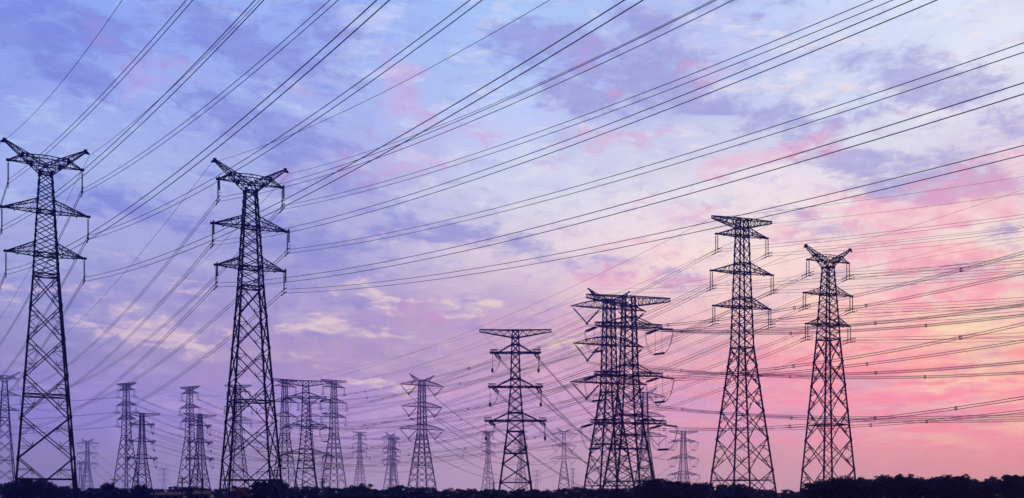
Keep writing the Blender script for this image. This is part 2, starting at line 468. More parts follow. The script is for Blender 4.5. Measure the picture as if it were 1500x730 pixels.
def pend(x, y, z, ln, r=.13, n=16):
    """hanging string (glazed sheds) and its clamp yoke"""
    s = MB(); s.discs((x, y, z - .3), (x, y, z - ln), r, n)
    hg = MB(); hg.bar((x, y, z + .05), (x, y, z - .32), .07)
    c = MB(); c.bar((x, y, z - ln + .02), (x, y, z - ln - .95), .09); c.box((x, y, z - ln - .08), .22, .30, .16)
    c.box((x, y, z - ln - .72), .22, .30, .16)
    for dy_ in (-1.5, 1.5):
        for zz in (-.08, -.72):
            c.bar((x, y + dy_ * .2, z - ln + zz), (x, y + dy_, z - ln + zz - .06), .07); c.box((x, y + dy_, z - ln + zz - .10), .13, .42, .15)
    return s, [('hanger', hg, STEEL), ('suspension_clamp', c, STEEL)]

class Kind:
    """meshes of one kind of tower, shared by all its instances"""
    def __init__(s): s.parts = []; s.att = {}; s.earth = {}
    def add(s, name, mb, m=None, sub=None):
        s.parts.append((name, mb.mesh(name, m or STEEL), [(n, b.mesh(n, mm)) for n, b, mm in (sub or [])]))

def horned_kind(style):
    K = Kind()
    prof = [(0, 4.35), (35.5, 1.75), (38.7, 1.6), (45.3, 1.22), (51.2, .86)]
    low = [0, 7.4, 13.7, 20.0, 25.6, 30.7, 35.5]
    up = [35.5, 37.1, 38.7, 40.3, 41.9, 43.6, 45.3, 47.0, 48.3, 49.7, 51.2]
    legs, br = lattice_body(prof, low, up, [4.2, 17.0, 35.5, 38.7, 45.3, 51.2], .27, .145, .085)
    for l in legs: K.add('leg', l)
    K.add('bracing', br)
    h = lambda z: lerp_profile(prof, z)
    for z, zt, a in ((38.7, 40.3, 5.45), (45.3, 47.0, 6.0)):
        for sg in (-1, 1): K.add('crossarm', pyramid_arm(sg, a, z, zt, h(z), h(zt), .14, .07, 5))
    for sg in (-1, 1):                                   # the V-shaped head: arm and horn of one side
        m = MB()
        for s in (-1, 1):
            tip = Vector((sg * 5.15, s * .12, 52.5)); kn = Vector((sg * 3.2, s * .55, 53.6)); ce = Vector((0, s * .8, 53.75)); cb = Vector((0, s * .8, 52.4))
            m.bar(tip, cb, .13); m.bar(tip, kn, .13); m.bar(kn, ce, .13)
            for i in range(6):
                t = i / 6; b0 = cb.lerp(tip, t); t0 = ce.lerp(kn, min(1, t / .6)) if t < .6 else kn.lerp(tip, (t - .6) / .4)
                t2 = (i + 1) / 6; b1 = cb.lerp(tip, t2); t1 = ce.lerp(kn, min(1, t2 / .6)) if t2 < .6 else kn.lerp(tip, (t2 - .6) / .4)
                if i: m.bar(b0, t0, .07, caps=False)
                if i % 2: m.bar(b0, t1, .07, caps=False)
                else: m.bar(t0, b1, .07, caps=False)
            m.box(kn, .4, .3, .4); m.box((sg * 2.0, s * .7, 52.42), .4, .3, .5)
        m.bar((sg * 3.2, -.55, 53.6), (sg * 3.2, .55, 53.6), .085)
        m.box((sg * 5.15, 0, 52.5), .6, .45, .35)
        K.add('crossarm', m)
        m = MB()
        fl = lambda t: Vector((sg * (.86 + 4.75 * t), 0, 51.2 + 4.05 * t)); fi = lambda t: Vector((sg * (0 + 5.65 * t), 0, 52.5 + 3.05 * t))
        dp = lambda t: .86 + (.22 - .86) * t
        n = 9
        for s in (-1, 1):
            o = lambda v, t: v + Vector((0, s * dp(t), 0))
            m.bar((sg * -.0 , s * .8, 52.5), (sg * .86, s * .86, 51.2), .15)
            for i in range(n):
                t, t2 = i / n, (i + 1) / n
                m.bar(o(fl(t), t), o(fl(t2), t2), .13); m.bar(o(fi(t), t), o(fi(t2), t2), .13)
                if i: m.bar(o(fl(t), t), o(fi(t), t), .065, caps=False)
                if i % 2: m.bar(o(fl(t), t), o(fi(t2), t2), .065, caps=False)
                else: m.bar(o(fi(t), t), o(fl(t2), t2), .065, caps=False)
        for i in range(n):
            t, t2 = i / n, (i + 1) / n
            for f_ in (fl, fi): m.bar(f_(t) + Vector((0, -dp(t), 0)), f_(t2) + Vector((0, dp(t2), 0)), .065, caps=False)
        m.bar(fi(1), Vector((sg * 6.2, 0, 55.1)), .26, .2); m.bar(fl(1), Vector((sg * 6.2, 0, 55.1)), .3, .2)
        m.box(fi(1), .5, .5, .35)
        m.box((sg * .86, .86, 51.2), .42, .42, .6); m.box((sg * .86, -.86, 51.2), .42, .42, .6); m.box((sg * .1, .8, 52.5), .4, .3, .4)
        K.add('earth_wire_horn', m)
    for a, z in ((5.15, 52.35), (6.0, 45.2), (5.45, 38.6)):
        for sg in (-1, 1):
            ys = (0,) if style != 'pair' else (-.45, .45)
            for y in ys:
                s_, c_ = pend(sg * a, y, z, 2.75 if style != 'pair' else 2.65)
                K.add('insulator_string', s_, GLASS_INS, c_)
            if style == 'arrester':
                s_ = MB(); y = -1.15
                s_.bar((sg * a, 0, z + .1), (sg * a, y, z + .25), .16)
                s_.discs((sg * a, y, z + .1), (sg * a, y, z - 2.0), .17, 13)
                s_.bar((sg * a - .35, y, z - 2.35), (sg * a + .35, y, z - 2.35), .06)
                K.add('surge_arrester', s_, GLASS_INS)
    z3 = {'top': 49.5, 'middle': 42.35, 'bottom': 35.75}
    for (nm, a) in (('top', 5.15), ('middle', 6.0), ('bottom', 5.45)):
        for sn, sg in (('left', -1), ('right', 1)): K.att[(nm, sn)] = (sg * a, z3[nm])
    K.earth = {'left': (-6.2, 54.9), 'right': (6.2, 54.9)}
    K.H = 56.1
    return K

def flat_top_kind():
    """tall suspension tower with a wide flat earth-wire beam above three arms"""
    K = Kind()
    prof = [(0, 5.4), (33.7, 1.78), (61.6, .93)]
    low = [0, 7.2, 14.0, 20.0, 25.2, 29.8, 33.7]
    up = [33.7, 36.0, 38.3, 40.5, 42.5, 44.5, 46.4, 48.2, 50.0, 52.0, 54.0, 56.0, 58.0, 59.7, 61.6]
    legs, br = lattice_body(prof, low, up, [5.0, 33.7, 42.5, 44.5, 50, 52, 58, 59.7, 61.6], .29, .145, .085)
    for l in legs: K.add('leg', l)
    K.add('bracing', br)
    h = lambda z: lerp_profile(prof, z)
    for z, zt, a in ((42.5, 44.5, 6.9), (50, 52, 7.5), (58, 59.7, 6.2)):
        for sg in (-1, 1): K.add('crossarm', pyramid_arm(sg, a, z, zt, h(z), h(zt), .17, .085, 5))
    for sg in (-1, 1): K.add('earth_wire_beam', box_truss(sg * .93, sg * 7.4, 59.75, 61.65, 61.3, 61.75, .95, .12, 8, .17, .085))
    for a, z in ((6.2, 57.9), (7.5, 49.9), (6.9, 42.4)):
        for sg in (-1, 1):
            for y in (-.45, .45):
                s_, c_ = pend(sg * a, y, z, 3.2)
                K.add('insulator_string', s_, GLASS_INS, c_)
    for nm, a, z in (('top', 6.2, 54.6), ('middle', 7.5, 46.6), ('bottom', 6.9, 39.1)):
        for sn, sg in (('left', -1), ('right', 1)): K.att[(nm, sn)] = (sg * a, z)
    K.earth = {'left': (-7.4, 61.3), 'right': (7.4, 61.3)}
    K.H = 61.7
    return K

def tension_set(K, x, z, fwd, back, ln, r, gap, hang, wbar):
    """strain strings towards fwd / back (horizontal directions) and the slack jumper between them"""
    ends = []
    for dirn in (fwd, back):
        if dirn is None: continue
        dv = Vector((dirn[0], dirn[1], -.16)).normalized(); sd = Vector((-dv.y, dv.x, 0)).normalized()
        p = Vector((x, 0, z)) + dv * .9; s_ = MB(); c_ = MB()
        for s in (-1, 1):
            o = sd * (s * gap)
            s_.discs(p + o, p + o + dv * ln, r, 18)
        c_.bar(Vector((x, 0, z)), p, .16); c_.bar(p - sd * gap, p + sd * gap, .16)
        c2_ = MB(); e = p + dv * (ln + .15); c2_.bar(e - sd * gap, e + sd * gap, .18); c2_.bar(e, e + dv * .8, .2)
        c2_.ring(e, dv, .45, .07); c2_.bar(e - sd * .45, e + sd * .45, .1)
        K.add('strain_string', s_, GLASS_INS, [('yoke', c_, STEEL), ('yoke', c2_, STEEL)])
        ends.append(e + dv * .8)
    if len(ends) == 1:
        ends.append(Vector((x * 1.16, .4, z - hang)))
    a, b = ends
    j = MB()
    for off in (-.22, .22):
        pts = []
        for i in range(17):
            t = i / 16; p = a.lerp(b, t)
            depth = hang if wbar else hang * .35
            p.z = (a.z + (b.z - a.z) * t) - depth * (1 - abs(2 * t - 1) ** 4.5)
            pts.append(p + Vector((off * .6, 0, off)))
        j.tube(pts, .06, 5)
    sub = []
    if wbar:
        wb = MB(); mid = (a + b) / 2; ax = (b - a); ax.z = 0; ax.normalize()
        zz = (a.z + b.z) / 2 - hang
        wb.tube([mid + ax * t + Vector((0, 0, zz - mid.z)) for t in (-2.2, -1.9, 1.9, 2.2)], [.2, .34, .34, .2], 7)
        for t in (-1.2, 1.6): wb.bar(Vector((x, 0, z)) + ax * t, mid + ax * t + Vector((0, 0, zz - mid.z)), .07)
        sub.append(('jumper_weight', wb, STEEL))
    else:
        wb = MB(); q = ends[1]
        wb.bar((x * 1.16, 0, z), q, .12); wb.tube([q + Vector((0, 0, .5)), q + Vector((0, 0, .3)), q - Vector((0, 0, .5)), q - Vector((0, 0, .7))], [.2, .38, .38, .2], 7)
        sub.append(('jumper_weight', wb, STEEL))
    K.add('jumper_loop', j, WIRE, sub)
    return ends

def strain_light_kind(fwd):
    """lighter strain tower: flat top beam, three arms ending in short box frames"""
    K = Kind()
    prof = [(0, 5.3), (21, 2.45), (26.6, 2.06), (34.4, 1.45), (49.3, .98), (51.5, .95)]
    low = [0, 5.6, 11.2, 16.0, 21.0]
    up = [21, 24.2, 26.6, 29.2, 31.8, 34.4, 36.8, 39.5, 42.1, 44.7, 47.2, 49.3, 51.5]
    legs, br = lattice_body(prof, low, up, [5.6, 14.4, 21, 24.2, 26.6, 34.4, 36.8, 44.7, 47.2, 49.3, 51.5], .46, .22, .13, False)
    for l in legs: K.add('leg', l)
    K.add('bracing', br)
    h = lambda z: lerp_profile(prof, z)
    for sg in (-1, 1): K.add('earth_wire_beam', box_truss(sg * .95, sg * 10.8, 49.3, 51.5, 51.0, 51.7, .95, .25, 8, .22, .11))
    for nm, z, zt, a in (('bottom', 24.2, 26.6, 9.3), ('middle', 34.4, 36.8, 8.2), ('top', 44.7, 47.2, 7.6)):
        for sg in (-1, 1):
            m = box_truss(sg * h(z), sg * a, z - .18, z + .18, z - .18, z + .18, h(z), .45, 6, .2, .1)
            for s in (-1, 1): m.bar((sg * h(zt), s * h(zt), zt), (sg * (a - 2.6), s * .6, z + .2), .24)
            m2 = box_truss(sg * (a - 2.2), sg * a, z + .2, z + .95, z + .2, z + .95, .45, .45, 2, .14, .1)
            n = len(m.v); m.v += m2.v; m.f += [tuple(i + n for i in f) for f in m2.f]
            K.add('crossarm', m)
            e = tension_set(K, sg * (a - 1.6), z - .25, fwd, None, 3.6, .24, .42, 4.9, False)
            K.att[(nm, 'left' if sg < 0 else 'right')] = (e[0].x, e[0].z, e[0].y)
    K.earth = {'left': (-10.7, 51.2), 'right': (10.7, 51.2)}
    K.H = 51.7
    return K

def strain_heavy_kind(fwd, back):
    """heavy strain tower: long top beam, wide arms, strain strings both ways with weighted jumpers"""
    K = Kind()
    prof = [(0, 6.6), (20, 3.75), (23.5, 3.3), (38, 2.2), (61.6, 1.45)]
    low = [0, 6.0, 11.2, 15.8, 20.0, 23.5]
    up = [23.5, 26.0, 28.6, 31.2, 33.6, 35.9, 37.9, 41.0, 43.6, 46.0, 48.3, 50.5, 52.6, 55.4, 57.2, 58.8, 61.6]
    legs, br = lattice_body(prof, low, up, [6.0, 15.8, 20, 23.5, 26, 37.9, 41, 52.6, 55.4, 58.8, 61.6], .46, .19, .11, False)
    for l in legs: K.add('leg', l)
    K.add('bracing', br)
    h = lambda z: lerp_profile(prof, z)
    for sg in (-1, 1): K.add('earth_wire_beam', box_truss(sg * 1.45, sg * 13.3, 58.8, 61.6, 60.7, 61.7, 1.45, .3, 10, .24, .12))
    for nm, z, zt, a in (('bottom', 23.5, 26.0, 11.9), ('middle', 37.9, 41.0, 10.8), ('top', 52.6, 55.4, 10.6)):
        for sg in (-1, 1):
            m = box_truss(sg * h(z), sg * a, z - .15, z + 1.0, z, z + .9, h(z), .5, 8, .22, .12)
            for s in (-1, 1): m.bar((sg * h(zt), s * h(zt), zt), (sg * (a - 3.5), s * .8, z + 1.0), .26)
            K.add('crossarm', m)
            e = tension_set(K, sg * (a - .8), z - .3, fwd, back, 4.2, .27, .45, 6.6, True)
            K.att[(nm, 'left' if sg < 0 else 'right')] = (e[0].x, e[0].z, e[0].y, e[1].x, e[1].z, e[1].y)
    K.earth = {'left': (-13.2, 61.0), 'right': (13.2, 61.0)}
    K.H = 61.7
    return K

def vee_kind():
    """large suspension tower with bowed arms, V-shaped insulator strings and two short horns"""
    K = Kind()
    prof = [(0, 7.0), (37.5, 2.25), (40.6, 2.1), (66.5, 1.5), (69.5, 1.4)]
    low = [0, 8.5, 16.0, 22.6, 28.4, 33.3, 37.5]
    up = [37.5, 40.6, 43.4, 46.0, 48.6, 51.2, 53.8, 56.6, 59.2, 61.8, 64.2, 66.5, 69.5]
    legs, br = lattice_body(prof, low, up, [5, 19.5, 37.5, 40.6, 43.4, 53.8, 56.6, 66.5, 69.5], .46, .22, .13)
    for l in legs: K.add('leg', l)
    K.add('bracing', br)
    h = lambda z: lerp_profile(prof, z)
    for nm, z, zt, a, xv in (('bottom', 40.6, 43.4, 14.4, 8.6), ('middle', 53.8, 56.6, 13.2, 8.2), ('top', 66.5, 69.4, 14.2, 8.4)):
        for sg in (-1, 1):
            K.add('crossarm', pyramid_arm(sg, a, z, zt, h(z), h(zt), .24, .12, 7, bow=.45))
            s_ = MB(); c_ = MB(); hgs = []
            q = Vector((sg * xv, 0, z - 5.6))
            for x1 in (a - .1, 3.2):
                p = Vector((sg * x1, 0, z - .15)); dv = (q - p).normalized()
                hg = MB(); hg.bar(p, p + dv * 1.0, .1); hgs.append(('hanger', hg, STEEL))
                s_.discs(p + dv * 1.0, q - dv * .3, .33, 20)
            c_.box(q, .9, .3, .4); c_.box(q + Vector((0, 0, -.35)), .5, .9, .2)
            K.add('vee_insulator', s_, GLASS_INS, hgs + [('suspension_clamp', c_, STEEL)])
            K.att[(nm, 'left' if sg < 0 else 'right')] = (sg * xv, z - 6.0)
    for sg in (-1, 1):
        m = MB(); tip = Vector((sg * 7.8, 0, 72.8))
        for s in (-1, 1):
            a0 = Vector((sg * 1.4, s * 1.4, 69.5)); b0 = Vector((sg * 4.2, s * 1.0, 68.9))
            m.bar(a0, tip, .22); m.bar(b0, tip, .22)
            for i in range(5):
                t = i / 5; t2 = (i + 1) / 5
                m.bar(a0.lerp(tip, t), b0.lerp(tip, t2), .1, caps=False); m.bar(b0.lerp(tip, t2), a0.lerp(tip, t2), .1, caps=False)
        m.box(tip, .8, .4, .4)
        K.add('earth_wire_horn', m)
    K.earth = {'left': (-7.8, 72.6), 'right': (7.8, 72.6)}
    K.H = 73
    return K

class Tower:
    pass
TOWERS = {}
def tower(key, K, px, D, yaw, label, cat='pylon', scale=1.0, z=0.0, detail=True):
    x, y = ground_at(px, D)
    t = Tower(); t.K = K; t.x, t.y, t.z, t.yaw, t.s = x, y, z, R(yaw), scale
    o = empty('transmission_tower', (x, y, z), R(yaw), scale)
    tag(o, label, cat, 'lattice transmission towers')
    for name, me, sub in K.parts:
        p = put(name, me, o)
        for n2, m2 in sub: put(n2, m2, p)
    TOWERS[key] = t
    return t
def attach(t, key, back=False, earth=False):
    if earth: a = t.K.earth[key]; lx, lz, ly = a[0], a[1], 0.0
    else:
        a = t.K.att[key]
        if len(a) == 2: lx, lz, ly = a[0], a[1], 0.0
        elif len(a) == 3: lx, lz, ly = a
        else: lx, lz, ly = (a[3], a[4], a[5]) if back else (a[0], a[1], a[2])
    c, s = math.cos(t.yaw), math.sin(t.yaw)
    return Vector((t.x + t.s * (lx * c - ly * s), t.y + t.s * (lx * s + ly * c), t.z + t.s * lz))

def local_dir(psi_world, yaw):
    """horizontal world direction given as (x,y), expressed in the tower's frame"""
    c, s = math.cos(R(yaw)), math.sin(R(yaw)); x, y = psi_world
    return (x * c + y * s, -x * s + y * c)
def line_dir(psi): return (math.sin(R(psi)), -math.cos(R(psi)))      # towards the right and the viewer

K_HORN1 = horned_kind('single')
K_HORN2 = horned_kind('arrester')
K_HORN4 = horned_kind('pair')
K_FLAT = flat_top_kind()
K_STRAIN = strain_light_kind(local_dir((.24, .97), 0))
dL = line_dir(37); dLb = (-dL[0], -dL[1])
K_HEAVY = strain_heavy_kind(local_dir(line_dir(37), 14), local_dir(dLb, 14))
K_VEE = vee_kind()

# nearest
tower('T1', K_HORN1, 67, 153, 27, 'big near tower with Y-shaped horns, furthest left of the two tallest in the photo')
tower('T2', K_HORN2, 367, 162, 26, 'big near horned tower with short extra dark rods hanging beside its insulators, second tallest')
tower('T3', K_FLAT, 1087, 216, 18, 'tall tower with flat beam top and three arms against the pink sky')
tower('T4', K_HORN4, 1213, 216, 18.5, 'horned tower rising behind the dark tree clump, nearest to the right edge')
tower('T5', K_STRAIN, 755, 300, 0, 'broad flat-topped tower seen square on, thick strings slanting from its box-ended arms')
tower('T6', K_HEAVY, 921, 300, 14, 'heavy tower with long level top beam and weighted jumper loops at its right')
tower('T7', K_VEE, 892, 345, 20.5, 'large tower with V-shaped insulators, overlapping the heavy jumper-loop tower')
# second row
tower('T0', K_HORN1, 7, 432, 33, 'horned tower cut by the left edge, behind the leftmost big tower')
tower('T185', K_FLAT, 185, 532, -29, 'slim pale flat-topped tower between the two big horned towers, the left of two twins')
tower('T278', K_FLAT, 278, 549, -29, 'slim pale flat-topped tower between the two big horned towers, the right of two twins')
tower('T208', K_STRAIN, 208, 602, 40, 'shorter dark tower with hanging loops, just right of the left slim tower')
tower('T292', K_STRAIN, 293, 612, 45, 'shorter dark tower with hanging loops, overlapping the right slim tower')
tower('T350', K_FLAT, 349, 541, 0, 'flat-topped tower seen through the legs of the big horned tower')
tower('T417', K_FLAT, 417, 514, 38, 'slim flat-topped tower just right of the big horned tower')
tower('T490', K_FLAT, 489, 518, 38, 'slim flat-topped tower just right of the heavy dark tower')
tower('T445', K_HEAVY, 448, 520, 14, 'heavy dark tower with thick side strings, between two slim flat-topped towers')
tower('T453', K_HORN1, 453, 548, 10, 'faint horned tower standing behind the heavy dark tower left of centre')
tower('T617', K_VEE, 618, 586, 31, 'tower with bowed arms, small horns and V-shaped insulators, alone left of centre')
# far
tower('T945', K_VEE, 945, 656, 4, 'pale tower half hidden behind the right side of the heavy jumper-loop tower')
tower('T1002', K_HEAVY, 1001, 880, 10, 'smaller grey tower with level top beam rising behind the round tree clump', z=-3)
tower('T128', K_VEE, 128, 1242, 3, 'faded small horned tower between the big left tower and the slim twins')
tower('T120', K_VEE, 118, 2000, 10, 'very faint tower tucked behind the faded small horned tower at left')
tower('T240', K_VEE, 240, 2500, 20, 'tiny faint tower low between the two pairs of left towers')
tower('T472', K_VEE, 472, 2020, 12, 'tiny faint tower between the heavy dark tower and the slim one')
tower('T527', K_FLAT, 527, 939, 34, 'small slim flat-topped tower right of the slim tower pair')
tower('T573', K_VEE, 572, 1120, 52, 'small dense tower of crossing bars left of the V-string tower')
tower('T576', K_FLAT, 577, 1050, 30, 'thin tower merging with the small dense tower left of centre')
tower('T715', K_FLAT, 715, 930, 34, 'small pale tower just left of the broad square-on tower')
tower('T763', K_FLAT, 763, 930, 34, 'small pale tower seen through the broad square-on tower')
tower('T786', K_VEE, 786, 2700, 0, 'tiny faint tower right of the broad square-on tower foot')
tower('T827', K_VEE, 826, 1050, 0, 'small tower with V-shaped insulators between the two centre groups')
tower('T838', K_FLAT, 839, 2200, 10, 'very faint tower just right of the small V-insulator tower')

# ---------------------------------------------------------------- wires
WR = .034
def helix_offsets(n, sp):
    if n == 1: return [(0, 0)]
    if n == 2: return [(0, 0), (0, -sp)]
    return [(sp * math.cos(2 * math.pi * (i + .5) / n), sp * math.sin(2 * math.pi * (i + .5) / n) - sp) for i in range(n)]
def span(pts, n, sp, label, group, r=WR, spacer=None, star=False, name=None, cat=None):
    pts = [Vector(p) for p in pts]
    d = (pts[-1] - pts[0]); d.z = 0; d.normalize(); sd = Vector((-d.y, d.x, 0))
    if n == 1:
        m = MB(); m.tube(pts, r, 5)
        o = m.build(name or 'earth_wire', WIRE); tag(o, label, cat or 'wire', group); return o
    o = empty(name or 'conductor_bundle', pts[0]); tag(o, label, cat or 'power line', group)
    for (u, v) in helix_offsets(n, sp):
        m = MB(); m.tube([p + sd * u + Vector((0, 0, v)) - pts[0] for p in pts], r, 5)
        m.build('conductor', WIRE, o)
    if spacer:
        acc = 0.0; nxt = spacer * .55
        for a, b in zip(pts, pts[1:]):
            L_ = (b - a).length
            while acc + L_ > nxt:
                c = a.lerp(b, (nxt - acc) / L_) + Vector((0, 0, -sp)) - pts[0]
                m = MB(); m.ring(c, b - a, sp * 1.1, .11, 12, 4, star); m.build('spacer', WIRE, o)
                nxt += spacer
            acc += L_
    return o
def run_out(P, psi, mk, dmax, n=48):
    """free span leaving the picture towards the right and the viewer"""
    m, k = mk; out = []
    for i in range(n + 1):
        d_ = dmax * i / n
        out.append((P[0] + math.sin(R(psi)) * d_, P[1] - math.cos(R(psi)) * d_, P[2] + m * d_ + k * d_ * d_))
    return out
def between(P, Q, sag, n=40):
    out = []
    for i in range(n + 1):
        t = i / n; p = P.lerp(Q, t); p.z -= 4 * sag * t * (1 - t); out.append(tuple(p))
    return out
ARMS = [('top', 'left'), ('top', 'right'), ('middle', 'left'), ('middle', 'right'), ('bottom', 'left'), ('bottom', 'right')]
NEARN = {'T1': 'the leftmost big horned tower', 'T2': 'the second big horned tower', 'T3': 'the tall flat-topped tower', 'T4': 'the right horned tower',
         'T6': 'the heavy jumper-loop tower', 'T7': 'the large V-insulator tower'}
RIGHT = {
 'T1': (35.64, 165, [(-.1376,.000618),(-.1318,.000659),(-.1409,.000678),(-.1466,.000738),(-.1487,.000745),(-.1368,.000629)], [(-.1729,.001128),(-.1136,.000747)], 2, .62),
 'T2': (35.78, 190, [(-.1865,.000757),(-.1621,.000581),(-.1644,.000610),(-.1525,.000534),(-.1621,.000574),(-.1548,.000527)], [(-.1758,.000777),(-.1703,.000781)], 2, .62),
 'T3': (50.67, 150, [(-.0749,.000358),(-.0838,.000485),(-.0778,.000486),(-.0836,.000489),(-.0836,.000489),(-.0836,.000489)], [(-.0879,.000500),(-.0879,.000555)], 2, .6),
 'T4': (50.0, 130, [(-.112,.0007)] * 6, [(-.09,.0006)] * 2, 2, .6),
 'T6': (37.0, 260, [(-.1186,.000909),(-.0803,.000662),(-.1041,.000823),(-.0690,.000556),(-.1069,.000821),(-.0871,.000673)], [(-.10,.0008),(-.08,.0007)], 4, .36),
 'T7': (41.2, 300, [(-.2024,.000749),(-.1942,.000706),(-.2025,.000715),(-.1965,.000626),(-.1653,.000484),(-.1811,.000587)], [(-.16,.0006),(-.16,.0006)], 6, .36),
}
for key, (psi, dmax, fits, efits, n, sp) in RIGHT.items():
    t = TOWERS[key]
    for (arm, mk) in zip(ARMS, fits):
        P = attach(t, arm)
        what = {2: 'twin wires', 4: 'ring-spaced wire bundle', 6: 'star-spaced wire bundle'}[n]
        span(run_out(P, psi, mk, dmax), n, sp, '%s leaving %s %s arm of %s, rightward' % (what, arm[1], arm[0], NEARN[key]),
             'conductors running off to the right', r=WR if n == 2 else .036, spacer=None if n == 2 else 42, star=(n == 6))
    for sd_, mk in zip(('left', 'right'), efits):
        P = attach(t, sd_, earth=True)
        span(run_out(P, psi, mk, dmax), 1, 0, 'thin wire leaving the %s peak of %s, rightward' % (sd_, NEARN[key]),
             'thin earth wires running off to the right', r=.028)
def link(k1, k2, sag, n, sp, n1, n2, back1=False, back2=False, r=.045, spacer=None, star=False, earth=True, rev=False):
    t1, t2 = TOWERS[k1], TOWERS[k2]
    for arm in ARMS:
        a2 = (arm[0], ('right' if arm[1] == 'left' else 'left')) if rev else arm
        P, Q = attach(t1, arm, back=back1), attach(t2, a2, back=back2)
        what = {1: 'wire', 2: 'twin wires', 4: 'four-wire bundle'}[n]
        span(between(P, Q, sag), n, sp, '%s from %s %s arm of %s to %s' % (what, arm[1], arm[0], n1, n2), 'conductors between two towers', r=r, spacer=spacer, star=star,
             name='conductor_wire' if n == 1 else None, cat='power line')
    if earth:
        for sd_ in ('left', 'right'):
            s2 = ('right' if sd_ == 'left' else 'left') if rev else sd_
            span(between(attach(t1, sd_, earth=True), attach(t2, s2, earth=True), sag * .8), 1, 0, 'thin wire from the %s peak of %s to %s' % (sd_, n1, n2), 'thin earth wires between two towers', r=.03)
link('T2', 'T0', 12.0, 2, .55, 'the second big horned tower', 'the edge tower')
link('T3', 'T185', 24.0, 2, .55, 'the tall flat-topped tower', 'the left slim twin')
link('T4', 'T278', 24.0, 2, .55, 'the right horned tower', 'the right slim twin')
link('T6', 'T445', 4.0, 4, .34, 'the heavy jumper-loop tower', 'the heavy dark tower', back1=True, r=.03, spacer=45)
link('T7', 'T453', 7.0, 2, .5, 'the large V-insulator tower', 'the faint horned tower', r=.05)
link('T5', 'T1002', 22.0, 2, .5, 'the broad square-on tower', 'the smaller grey tower', r=.08)
link('T617', 'T827', 20.0, 2, .5, 'the lone V-string tower', 'the small V-insulator tower', r=.08)
link('T208', 'T573', 18.0, 1, 0, 'the left loop tower', 'the small dense tower', r=.07, earth=False)
link('T292', 'T527', 12.0, 1, 0, 'the right loop tower', 'the small slim tower', r=.07, earth=False)
link('T185', 'T576', 20.0, 1, 0, 'the left slim twin', 'the thin merging tower', r=.07, earth=False)
link('T278', 'T715', 20.0, 1, 0, 'the right slim twin', 'the small pale tower', r=.07, earth=False)
link('T128', 'T240', 40.0, 1, 0, 'the faded small horned tower', 'the tiny faint tower', r=.12, earth=False)
# the leftmost big tower's other span drops behind it, out of the frame on the left
t1 = TOWERS['T1']
for arm in ARMS:
    P = attach(t1, arm); Q = P + Vector((-178, 270, 0))
    span(between(P, Q, 12.0), 2, .55, 'twin wires dropping behind the %s %s arm of the leftmost big tower' % (arm[1], arm[0]), 'conductors between two towers', r=.045)
for sd_ in ('left', 'right'):
    P = attach(t1, sd_, earth=True); Q = P + Vector((-178, 270, 0))
    span(between(P, Q, 9.0), 1, 0, 'thin wire dropping away behind the %s horn of the leftmost big tower' % sd_, 'thin earth wires between two towers', r=.03)
# lines of the slim twins that run level out of the frame on the left
t2 = TOWERS['T185']
for arm in ARMS:
    P = attach(t2, arm); Q = P + Vector((-330, -40, 0))
    span(between(P, Q, 9.0), 1, 0, 'faint wire running left from the %s %s arm of the left slim twin' % (arm[1], arm[0]), 'conductors between two towers', r=.06, name='conductor_wire', cat='power line')

# ---------------------------------------------------------------- ground
g = MB()
n = 24
xs = [-6000, -2500, -1200, -600, -300, -150, -60, 0, 60, 150, 300, 600, 1200, 2500, 6000]
ys = [-300, -60, 0, 60, 120, 200, 300, 450, 700, 1100, 1800, 3000, 5000, 9000]
for yy in ys:
    for xx in xs: g.v.append((xx, yy, 0))
for j in range(len(ys) - 1):
    for i in range(len(xs) - 1):
        a = j * len(xs) + i; g.f.append((a, a + 1, a + 1 + len(xs), a + len(xs)))
tag(g.build('ground', GRASS), 'dark grassy field under the towers', None, None, 'structure')

# ---------------------------------------------------------------- trees
def crown_mesh(seed, n_clump, n_leaf, m, spread=1.0, leaf=.2):
    """unit tree 1 m tall: leaf faces gathered in clumps through the volume"""
    rnd = random.Random(seed); b = MB()
    cl = []
    for i in range(n_clump):
        z = .16 + .74 * rnd.random() ** .8
        rmax = .46 * spread * math.sqrt(max(.08, 1 - ((z - .48) / .56) ** 2))
        a = rnd.random() * 6.283; rr = rmax * math.sqrt(rnd.random())
        cl.append((rr * math.cos(a), rr * math.sin(a), z, .10 + .10 * rnd.random()))
    for i in range(n_leaf):
        cx, cy, cz, cr = cl[rnd.randrange(n_clump)]
        v = Vector((rnd.gauss(0, 1), rnd.gauss(0, 1), rnd.gauss(0, 1))).normalized() * cr * rnd.random() ** .45
        c = Vector((cx, cy, cz)) + Vector((v.x, v.y, v.z * .8))
        if c.z < .03: c.z = .03
        nrm = Vector((rnd.gauss(0, 1), rnd.gauss(0, 1), rnd.gauss(0, 1))).normalized()
        a = nrm.cross(Vector((.3, .2, 1))).normalized(); d_ = nrm.cross(a)
        s = leaf * (.6 + .7 * rnd.random()) * .33
        k = len(b.v)
        b.v += [tuple(c - a * s), tuple(c - d_ * s * .6), tuple(c + a * s), tuple(c + d_ * s * .6)]
        b.f.append((k, k + 1, k + 2, k + 3))
    return b.mesh('crown', m)
def trunk_mesh(seed):
    rnd = random.Random(seed); b = MB()
    b.tube([(0, 0, 0), (.01, 0, .2), (0, .01, .45), (.02, 0, .7)], [.035, .028, .02, .008], 6)
    for i in range(6):
        a = rnd.random() * 6.283; z = .18 + .07 * i
        e = (.26 * math.cos(a), .26 * math.sin(a), z + .22)
        b.tube([(0, 0, z), (e[0] * .5, e[1] * .5, z + .09), e], [.016, .011, .004], 5)
    return b.mesh('trunk', BARK)
